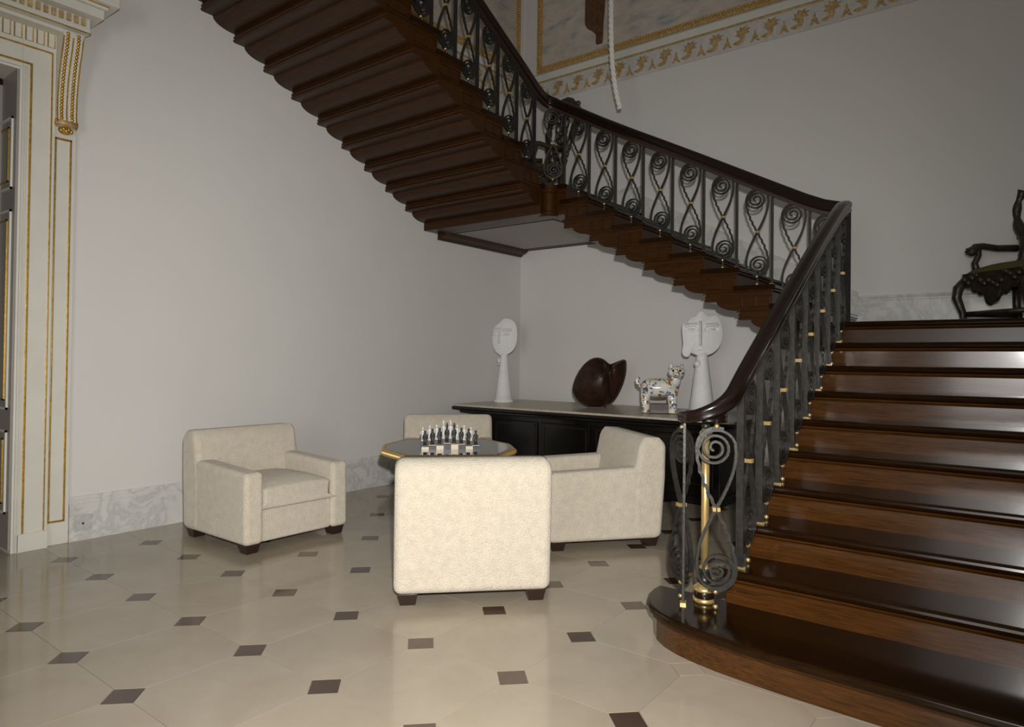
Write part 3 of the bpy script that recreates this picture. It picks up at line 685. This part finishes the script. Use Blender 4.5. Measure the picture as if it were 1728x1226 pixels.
for row, mat, nm, cat_i in ((6, 'chess_dark', 'dark', 0), (1, 'chess_white', 'white', 1)):
    fig = [figure(mat, s_, k_) for s_, k_ in ((1.08, 0), (1.18, 0), (1.3, 1))]
    for j in range(8):
        # from the viewer's side j = 0 lies at the left
        o = bpy.data.objects.new('chess_figure', fig[[0, 1, 1, 2, 2, 1, 1, 0][j]]); COL.objects.link(o)
        p = MT @ Vector(((row - 3.5) * SQ, (j - 3.5) * SQ + (.0 if row == 6 else -.012), HC[j] + .004)); o.location = p; o.rotation_euler = (0, 0, TANG + random.uniform(-.5, .5) + (pi if row == 6 else 0))
        tag(o, f'{order[j]} {nm} chess figure from the left in the {"near" if row == 6 else "far"} row', 'chess piece', f'{nm} chess figures')

# ------------------------------------------------------------------ long black desk with stone top
DX0, DX1, DY0, DY1, DZ = -1.45, -.10, -3.44, -.11, .83
dk = tag(empty('desk', (0, 0, 0)), 'long black lacquered desk with beige stone top under the stairs', 'desk')
ch = .03
MB().prism([(DX0 + ch, DY0), (DX1, DY0), (DX1, DY1), (DX0 + ch, DY1), (DX0, DY1 - ch), (DX0, DY0 + ch)], DZ - .022, DZ, lambda p, q, s: (p, q, s)).build('stone_top', 'desk_stone', dk, bevel=.003)
MB().box(DX0 - .008, DX1, DY0 - .008, DY1 + .008, DZ - .062, DZ - .0225).build('top_edge', 'lacquer', dk, bevel=.014)
MB().box(DX0 + .06, DX1 - .02, DY0 + .06, DY1 - .06, DZ - .095, DZ - .062).build('under_moulding', 'lacquer', dk, bevel=.010)
MB().box(-1.12, -.16, -3.20, -.42, .06, DZ - .095).build('body', 'lacquer', dk, bevel=.006)
MB().box(-1.15, -.15, -3.23, -.39, 0, .075).build('plinth', 'lacquer', dk, bevel=.006)
for k in range(4):
    y0 = -3.14 + k * .675; pnl = MB().box(-1.138, -1.119, y0, y0 + .62, .16, .66).build('front_panel', 'lacquer', dk, bevel=.008)
    m_ = MB()
    for (p0, p1, q0, q1) in ((y0 + .03, y0 + .59, .19, .20), (y0 + .03, y0 + .59, .62, .63), (y0 + .03, y0 + .04, .19, .63), (y0 + .58, y0 + .59, .19, .63)): m_.box(-1.146, -1.137, p0, p1, q0, q1)
    m_.build('bead', 'foot_wood', pnl)

# ------------------------------------------------------------------ white plaster heads on the desk
def inside(poly, x, y):
    r = False; n = len(poly)
    for i in range(n):
        (x0, y0), (x1, y1) = poly[i], poly[i - 1]
        if (y0 > y) != (y1 > y) and x < (x1 - x0) * (y - y0) / (y1 - y0) + x0: r = not r
    return r
def smooth_closed(pts, it=2):
    for _ in range(it):
        Q = []
        for a, c in zip(pts, pts[1:] + pts[:1]): Q += [(a[0] * .75 + c[0] * .25, a[1] * .75 + c[1] * .25), (a[0] * .25 + c[0] * .75, a[1] * .25 + c[1] * .75)]
        pts = Q
    return pts
def relief(outline, front, back, rings=16):
    # closed body from an outline in (a, z): rings shrink to the centre, front/back(a, z, e) give depth, e = 0 at rim .. 1 at centre
    n = len(outline); cx = sum(p[0] for p in outline) / n; cz = sum(p[1] for p in outline) / n
    m_ = MB(); vs = []; fs = []
    def layer(fn, sgn):
        idx = []
        for k in range(rings):
            s_ = 1 - k / rings; e_ = 1 - s_
            row = []
            for (a, z) in outline:
                aa, zz = cx + (a - cx) * s_, cz + (z - cz) * s_
                row.append(len(vs)); vs.append((sgn * fn(aa, zz, e_), aa, zz))
            idx.append(row)
        c = len(vs); vs.append((sgn * fn(cx, cz, 1.0), cx, cz))
        for k in range(rings - 1):
            for i in range(n):
                j = (i + 1) % n; q = (idx[k][i], idx[k][j], idx[k + 1][j], idx[k + 1][i]); fs.append(q if sgn > 0 else q[::-1])
        for i in range(n):
            j = (i + 1) % n; q = (idx[-1][i], idx[-1][j], c); fs.append(q if sgn > 0 else q[::-1])
        return idx[0]
    f0 = layer(front, 1); b0 = layer(back, -1)
    for i in range(n):
        j = (i + 1) % n; fs.append((f0[j], f0[i], b0[i], b0[j]))
    return m_.add(vs, fs)
G = lambda x, c, w: math.exp(-((x - c) / w) ** 2)
def seg_d(x, z, x0, z0, x1, z1):
    dx, dz = x1 - x0, z1 - z0; t = max(0, min(1, ((x - x0) * dx + (z - z0) * dz) / (dx * dx + dz * dz))); return math.hypot(x - x0 - t * dx, z - z0 - t * dz)
def head_statue(loc, rz, outline, face, neck_h, neck, label, pend, group):
    root = tag(empty('plaster_head', loc, rz), label, 'sculpture', group)
    MB().lathe(neck, (0, 0, 0), 28).build('neck', 'plaster_white', root, True)
    ol = smooth_closed(outline, 3)
    def front(a, z, e_):
        d = .022 + .045 * (1 - (1 - e_) ** 2.2)
        nx, nz0, nz1, ez, el, er, mz = face
        d += .032 * math.exp(-(seg_d(a, z, nx, nz0, nx, nz1) / .012) ** 2)
        for ex in (el, er):
            k = math.hypot((a - ex) / .052, (z - ez) / .020)
            d += -.022 * math.exp(-((k - 1.0) / .28) ** 2) + .012 * math.exp(-(k / .6) ** 2)
            d += .020 * math.exp(-(seg_d(a, z, ex - .05, ez + .042, ex + .05, ez + .048) / .012) ** 2)
        for dz_, s_ in ((.010, .018), (-.010, .016), (0, -.014)):
            d += s_ * math.exp(-((a - nx - .004) / .028) ** 2 - ((z - mz - dz_) / .006) ** 2)
        return d
    hd = relief(ol, front, lambda a, z, e_: .02 + .03 * (1 - (1 - e_) ** 2), 34).build('head', 'plaster_white', root, True)
    if pend:
        m_ = MB()
        for p in pend: m_.ball(p[0], p[1], 10, 8, p[2])
        m_.build('earring', 'plaster_white', root, True)
    return root
# local axes: +X is where the face looks, +Y to the face's own left = viewer's right (after mirroring below)

o1 = [(-.155, .80), (-.15, .72), (-.115, .63), (-.06, .585), (0, .57), (.07, .60), (.13, .65), (.165, .73), (.175, .83), (.165, .91), (.155, .97), (.11, 1.015), (.05, 1.04), (-.01, 1.035), (-.045, .995), (-.095, .965), (-.135, .91), (-.155, .86)]
nk1 = [(.125, 0), (.125, .022), (.105, .035), (.085, .20), (.066, .36), (.052, .48), (.046, .56), (.040, .605), (.02, .615)]
head_statue((-.72, -.30, DZ), pi + .38, o1, (-.045, .74, .90, .845, -.125, .045, .685), 0, nk1, 'smaller white plaster head on a tall cone, by the room corner', [((.02, -.062, .515), .02, (1, 1, 1.5)), ((.02, -.065, .47), .012, (1, 1, 1))], 'white plaster heads on the desk')
o2 = [(-.205, .86), (-.20, .80), (-.19, .70), (-.205, .62), (-.18, .575), (-.13, .575), (-.115, .625), (-.08, .60), (0, .585), (.08, .60), (.15, .65), (.195, .73), (.205, .83), (.185, .93), (.15, 1.0), (.10, 1.0), (.06, .985), (.03, 1.02), (-.01, 1.05), (-.05, 1.02), (-.075, .985), (-.12, .975), (-.15, .93), (-.20, .915)]
nk2 = [(.15, 0), (.15, .022), (.125, .035), (.105, .20), (.085, .36), (.068, .48), (.058, .57), (.048, .615), (.03, .625)]
head_statue((-.68, -2.84, DZ), pi + .52, o2, (-.03, .70, .92, .855, -.115, .085, .665), 0, nk2, 'larger white plaster head on a tall cone, nearer the handrail', [((.045, -.050, .505), .036, (1, 1, 1))], 'white plaster heads on the desk')

# ------------------------------------------------------------------ dark shell and ceramic animal
sh = tag(empty('wooden_shell', (-.80, -1.71, DZ + .012), pi + .42), 'large polished dark brown carved shell standing between the white heads', 'sculpture')
so = [(a * 1.02, z * 1.09) for a, z in smooth_closed(([(-.285, .14), (-.275, .24), (-.22, .36), (-.13, .46), (-.04, .50), (.04, .485), (.09, .44), (.12, .425), (.20, .46), (.275, .485), (.285, .44), (.28, .33), (.23, .19), (.16, .08), (.08, .02), (-.03, -.002), (-.14, .01), (-.23, .06)]), 3)]
def shell_f(a, z, e_):
    d = .02 + .16 * (1 - (1 - e_) ** 2.0)
    k = seg_d(a, z, .11, .48, .15, .06); d -= .06 * math.exp(-(k / .035) ** 2)
    return d + .006 * sin(14 * (a * .6 + z))
relief(so, shell_f, lambda a, z, e_: .02 + .06 * (1 - (1 - e_) ** 2), 22).build('shell_body', 'shell_wood', sh, True)
rp = [(shell_f(a, z, .04) * .6, a, z) for a, z in so]
MB().tube(rp, .010, 6, up=(1, 0, 0), closed=True).build('rim', 'shell_wood', sh, True)
MB().box(-.05, .08, -.12, .08, -.0115, .008).build('stand', 'shell_wood', sh, bevel=.003)

an = tag(empty('ceramic_animal', (-.98, -2.52, DZ + .006), pi + .45), 'white ceramic cat-like animal painted gold and blue on the desk', 'figurine')
MY = Matrix.Scale(-1, 4, (0, 1, 0))
bd = MB(); pth = [(0, .16, .235), (0, .12, .245), (0, .05, .238), (0, -.03, .238), (0, -.10, .25), (0, -.135, .275)]
bd.tube(pth, [.045, .090, .098, .096, .090, .058], 14)
an.scale = (1.12, 1.15, 1.05)
body = bd.xf(MY).build('body', 'painted_ceramic', an, True, sub=1)
for (x, y) in ((.045, .12), (-.045, .12), (.045, -.11), (-.045, -.11)):
    m_ = MB(); m_.tube([(x * .8, y, .235), (x, y + .005, .13), (x, y, .05), (x + .012, y, .022), (x + .016, y, 0)], [.050, .041, .036, .040, .043], 10, up=(1, 0, 0)); m_.xf(MY).build('leg', 'painted_ceramic', an, True)
m_ = MB(); m_.tube([(.0, -.12, .27), (.01, -.135, .33), (.015, -.14, .375)], [.05, .048, .04], 12, up=(1, 0, 0)); m_.xf(MY).build('neck', 'painted_ceramic', an, True)
m_ = MB(); m_.ball((.02, -.14, .395), .074, 16, 10, (.9, 1, .8)); m_.ball((.078, -.14, .375), .032, 10, 8, (.9, 1.1, .75))
hd = m_.xf(MY).build('head', 'painted_ceramic', an, True)
for s in (-1, 1):
    MB().lathe([(.022, 0), (.015, .03), (.003, .06)], (.015, -.14 + s * .045, .43), 8).xf(MY).build('ear', 'painted_ceramic', hd, True)
    MB().ball((.080, -.14 + s * .030, .408), .011, 8, 6).xf(MY).build('eye', 'lacquer', hd, True)
m_ = MB(); m_.tube([(0, .16, .25), (.0, .195, .28), (.0, .20, .32), (.0, .175, .335)], [.022, .018, .016, .012], 8, up=(1, 0, 0)); m_.xf(MY).build('tail', 'painted_ceramic', an, True)
MB().box(-.05, .05, -.09, .10, -.005, .09).build('base_block', 'shell_wood', an, bevel=.006)

# ------------------------------------------------------------------ carved green seated armchairs on the landings
def carved_chair():
    root = empty('carved_armchair')
    w, d, SH = .31, .28, .44         # half width, half depth; front +X
    for sy in (-1, 1):
        m_ = MB(); m_.tube([(d - .03, sy * (w - .03), SH - .05), (d + .02, sy * (w - .005), SH - .12), (d + .03, sy * w, SH - .2), (d - .01, sy * (w - .02), SH - .32), (d - .02, sy * (w - .02), SH - .38), (d + .005, sy * (w - .01), .03), (d + .01, sy * (w - .01), 0)], [.036, .040, .036, .027, .026, .034, .034], 8, up=(1, 0, 0)); m_.build('leg', 'carved_dark', root, True)
        m_ = MB(); m_.tube([(-d + .03, sy * (w - .05), SH), (-d + .03, sy * (w - .05), .2), (-d, sy * (w - .05), 0)], [.034, .030, .034], 8, up=(1, 0, 0)); m_.build('leg', 'carved_dark', root, True)
        m_ = MB(); m_.tube([(d - .02, sy * (w - .02), .105), (-d + .02, sy * (w - .05), .105)], .020, 8); m_.build('stretcher', 'carved_dark', root, True)
        # arm, support and lion-head knob
        m_ = MB(); m_.tube([(-d + .03, sy * (w - .05), SH + .24), (-.08, sy * (w - .02), SH + .235), (.05, sy * w, SH + .25), (.12, sy * (w + .005), SH + .235), (.155, sy * (w + .005), SH + .20)], [.030, .028, .028, .034, .030], 8); ar = m_.build('arm', 'carved_dark', root, True)
        m_ = MB(); m_.tube([(.11, sy * (w - .01), SH + .0), (.13, sy * w, SH + .10), (.09, sy * w, SH + .17), (.10, sy * w, SH + .235)], [.034, .026, .024, .028], 8, up=(1, 0, 0)); m_.build('arm_support', 'carved_dark', ar, True)
        m_ = MB(); m_.ball((.155, sy * (w + .005), SH + .20), .042, 12, 8)
        for a in range(6): m_.ball((.19, sy * (w + .005) + .022 * cos(a * 1.05), SH + .20 + .022 * sin(a * 1.05)), .011, 6, 5)
        m_.build('lion_knob', 'carved_dark', ar, True)
    MB().tube([(d - .02, -w + .02, .105), (d - .02, w - .02, .105)], .020, 8).build('stretcher', 'carved_dark', root, True)
    def apron(f, L, nm):
        pts = [(-L, 0), (L, 0), (L, -.09), (L * .86, -.12), (L * .74, -.115), (L * .62, -.155), (L * .5, -.15), (L * .38, -.175), (L * .22, -.165), (L * .12, -.235), (0, -.255)]
        pts += [(-a, c) for a, c in reversed(pts[2:-1])] 
        m_ = MB(); m_.prism(pts, -.016, .016, f); m_.build(nm, 'carved_dark', root, bevel=.008)
        r_ = MB()
        for k in range(15):
            a = -L * .9 + L * 1.8 * k / 14; q = f(a, -.05 - .03 * sin(k * 1.7) - .07 * max(0, 1 - abs(a) / (L * .4)), .02); q2 = f(a, -.05, -.02)
            r_.ball(q, .026, 7, 5); r_.ball(q2, .02, 6, 4)
        r_.build('carving', 'carved_dark', root, True)
    apron(lambda a, z, t: (d - .02 + t, a, SH + z), w - .02, 'apron')
    for s in (-1, 1): apron(lambda a, z, t, s=s: (a, s * (w - .03) + s * t, SH + z), d - .02, 'apron')
    n = 10; vs = []
    for i in range(n + 1):
        for j in range(n + 1):
            u, v = i / n * 2 - 1, j / n * 2 - 1; vs.append((u * (d + .005), v * (w - .005), SH - .005 + .085 * (1 - abs(u) ** 2.6) ** .6 * (1 - abs(v) ** 2.6) ** .6))
    fs = [(i * (n + 1) + j, (i + 1) * (n + 1) + j, (i + 1) * (n + 1) + j + 1, i * (n + 1) + j + 1) for i in range(n) for j in range(n)]
    MB().add(vs, fs).build('seat', 'green_velvet', root, True)
    bk = empty('backrest'); bk.parent = root
    LN = lambda z: -d + .03 - .16 * max(0, z - SH) - .05 * sin((z - SH) * 3.2)
    for sy in (-1, 1):
        m_ = MB(); zz = [SH - .02 + k * .041 for k in range(20)]
        yy = [w - .02 - .045 * sin((z - SH) * 7.5) + (.055 * sin((z - SH - .25) * 5.5) if z > SH + .25 else 0) for z in zz]
        m_.tube([(LN(z), sy * y_, z) for z, y_ in zip(zz, yy)], [.030 + .016 * abs(sin(k * .72)) for k in range(20)], 8, up=(1, 0, 0))
        for k in range(3, 20, 2): m_.ball((LN(zz[k]) - .01, sy * (yy[k] + .028), zz[k]), .030, 7, 5); 
        m_.build('back_post', 'carved_dark', bk, True)
    m_ = MB()
    for k in range(25):
        a = pi * k / 24; m_.ball((LN(SH + .74), .25 * cos(a), SH + .74 + .13 * sin(a)), .034 + .012 * (k % 3), 7, 5)
    m_.build('crest', 'carved_dark', bk, True)
    m_ = MB()
    for k in range(7):
        z = SH + .13 + k * .095; r_ = .062 + .022 * (k % 2)
        for s_ in (-1, 1): m_.tube([(LN(z) , s_ * .085 + r_ * cos(a * pi / 5), z + r_ * .75 * sin(a * pi / 5)) for a in range(10)], .013, 6, up=(1, 0, 0), closed=True)
        m_.ball((LN(z) + .01, 0, z), .036, 8, 6)
    m_.build('pierced_splat', 'carved_dark', bk, True)
    MB().tube([(-d + .02, -w + .05, SH + .02), (-d + .02, w - .05, SH + .02)], .03, 8).build('back_rail', 'carved_dark', root, True)
    return root
cc = carved_chair(); cc.location = (-.52, -5.44, LZ1); cc.rotation_euler = (0, 0, radians(140))
tag(cc, 'carved dark wood armchair with olive green seat on the lower landing', 'armchair', 'carved armchairs on the landings')
c2 = copy_tree(cc); c2.location = (-.92, -.84, LZ2); c2.rotation_euler = (0, 0, radians(150))
tag(c2, 'carved dark wood armchair half hidden behind the scroll balusters on the corner landing', 'armchair', 'carved armchairs on the landings')
# children of a copied tree whose part is an Empty keep their parent; nothing else to do

# ------------------------------------------------------------------ hanging rope
rp = [(-1.05, -1.93, 7.15), (-1.05, -1.945, 6.0), (-1.05, -1.95, 5.1), (-1.05, -1.955, 4.75), (-1.05, -1.975, 4.45), (-1.05, -2.02, 4.18), (-1.05, -2.075, 3.985)]
rp = chaik(chaik(rp))
rope = tag(empty('hanging_rope', rp[-1]), 'thick white twisted rope hanging in front of the back wall', 'rope')
L0 = Vector(rp[-1])
dense = []
for a, c in zip(rp, rp[1:]):
    a = Vector(a); c = Vector(c); n = max(1, int((c - a).length / .012))
    for k in range(n): dense.append(a + (c - a) * k / n - L0)
for s in range(3):
    m_ = MB(); m_.tube([(p.x + .014 * cos(i * .42 + s * 2.094), p.y + .014 * sin(i * .42 + s * 2.094), p.z) for i, p in enumerate(dense)], .0155, 6, up=(1, 0, 0)); m_.build('strand', 'rope_white', rope, True)
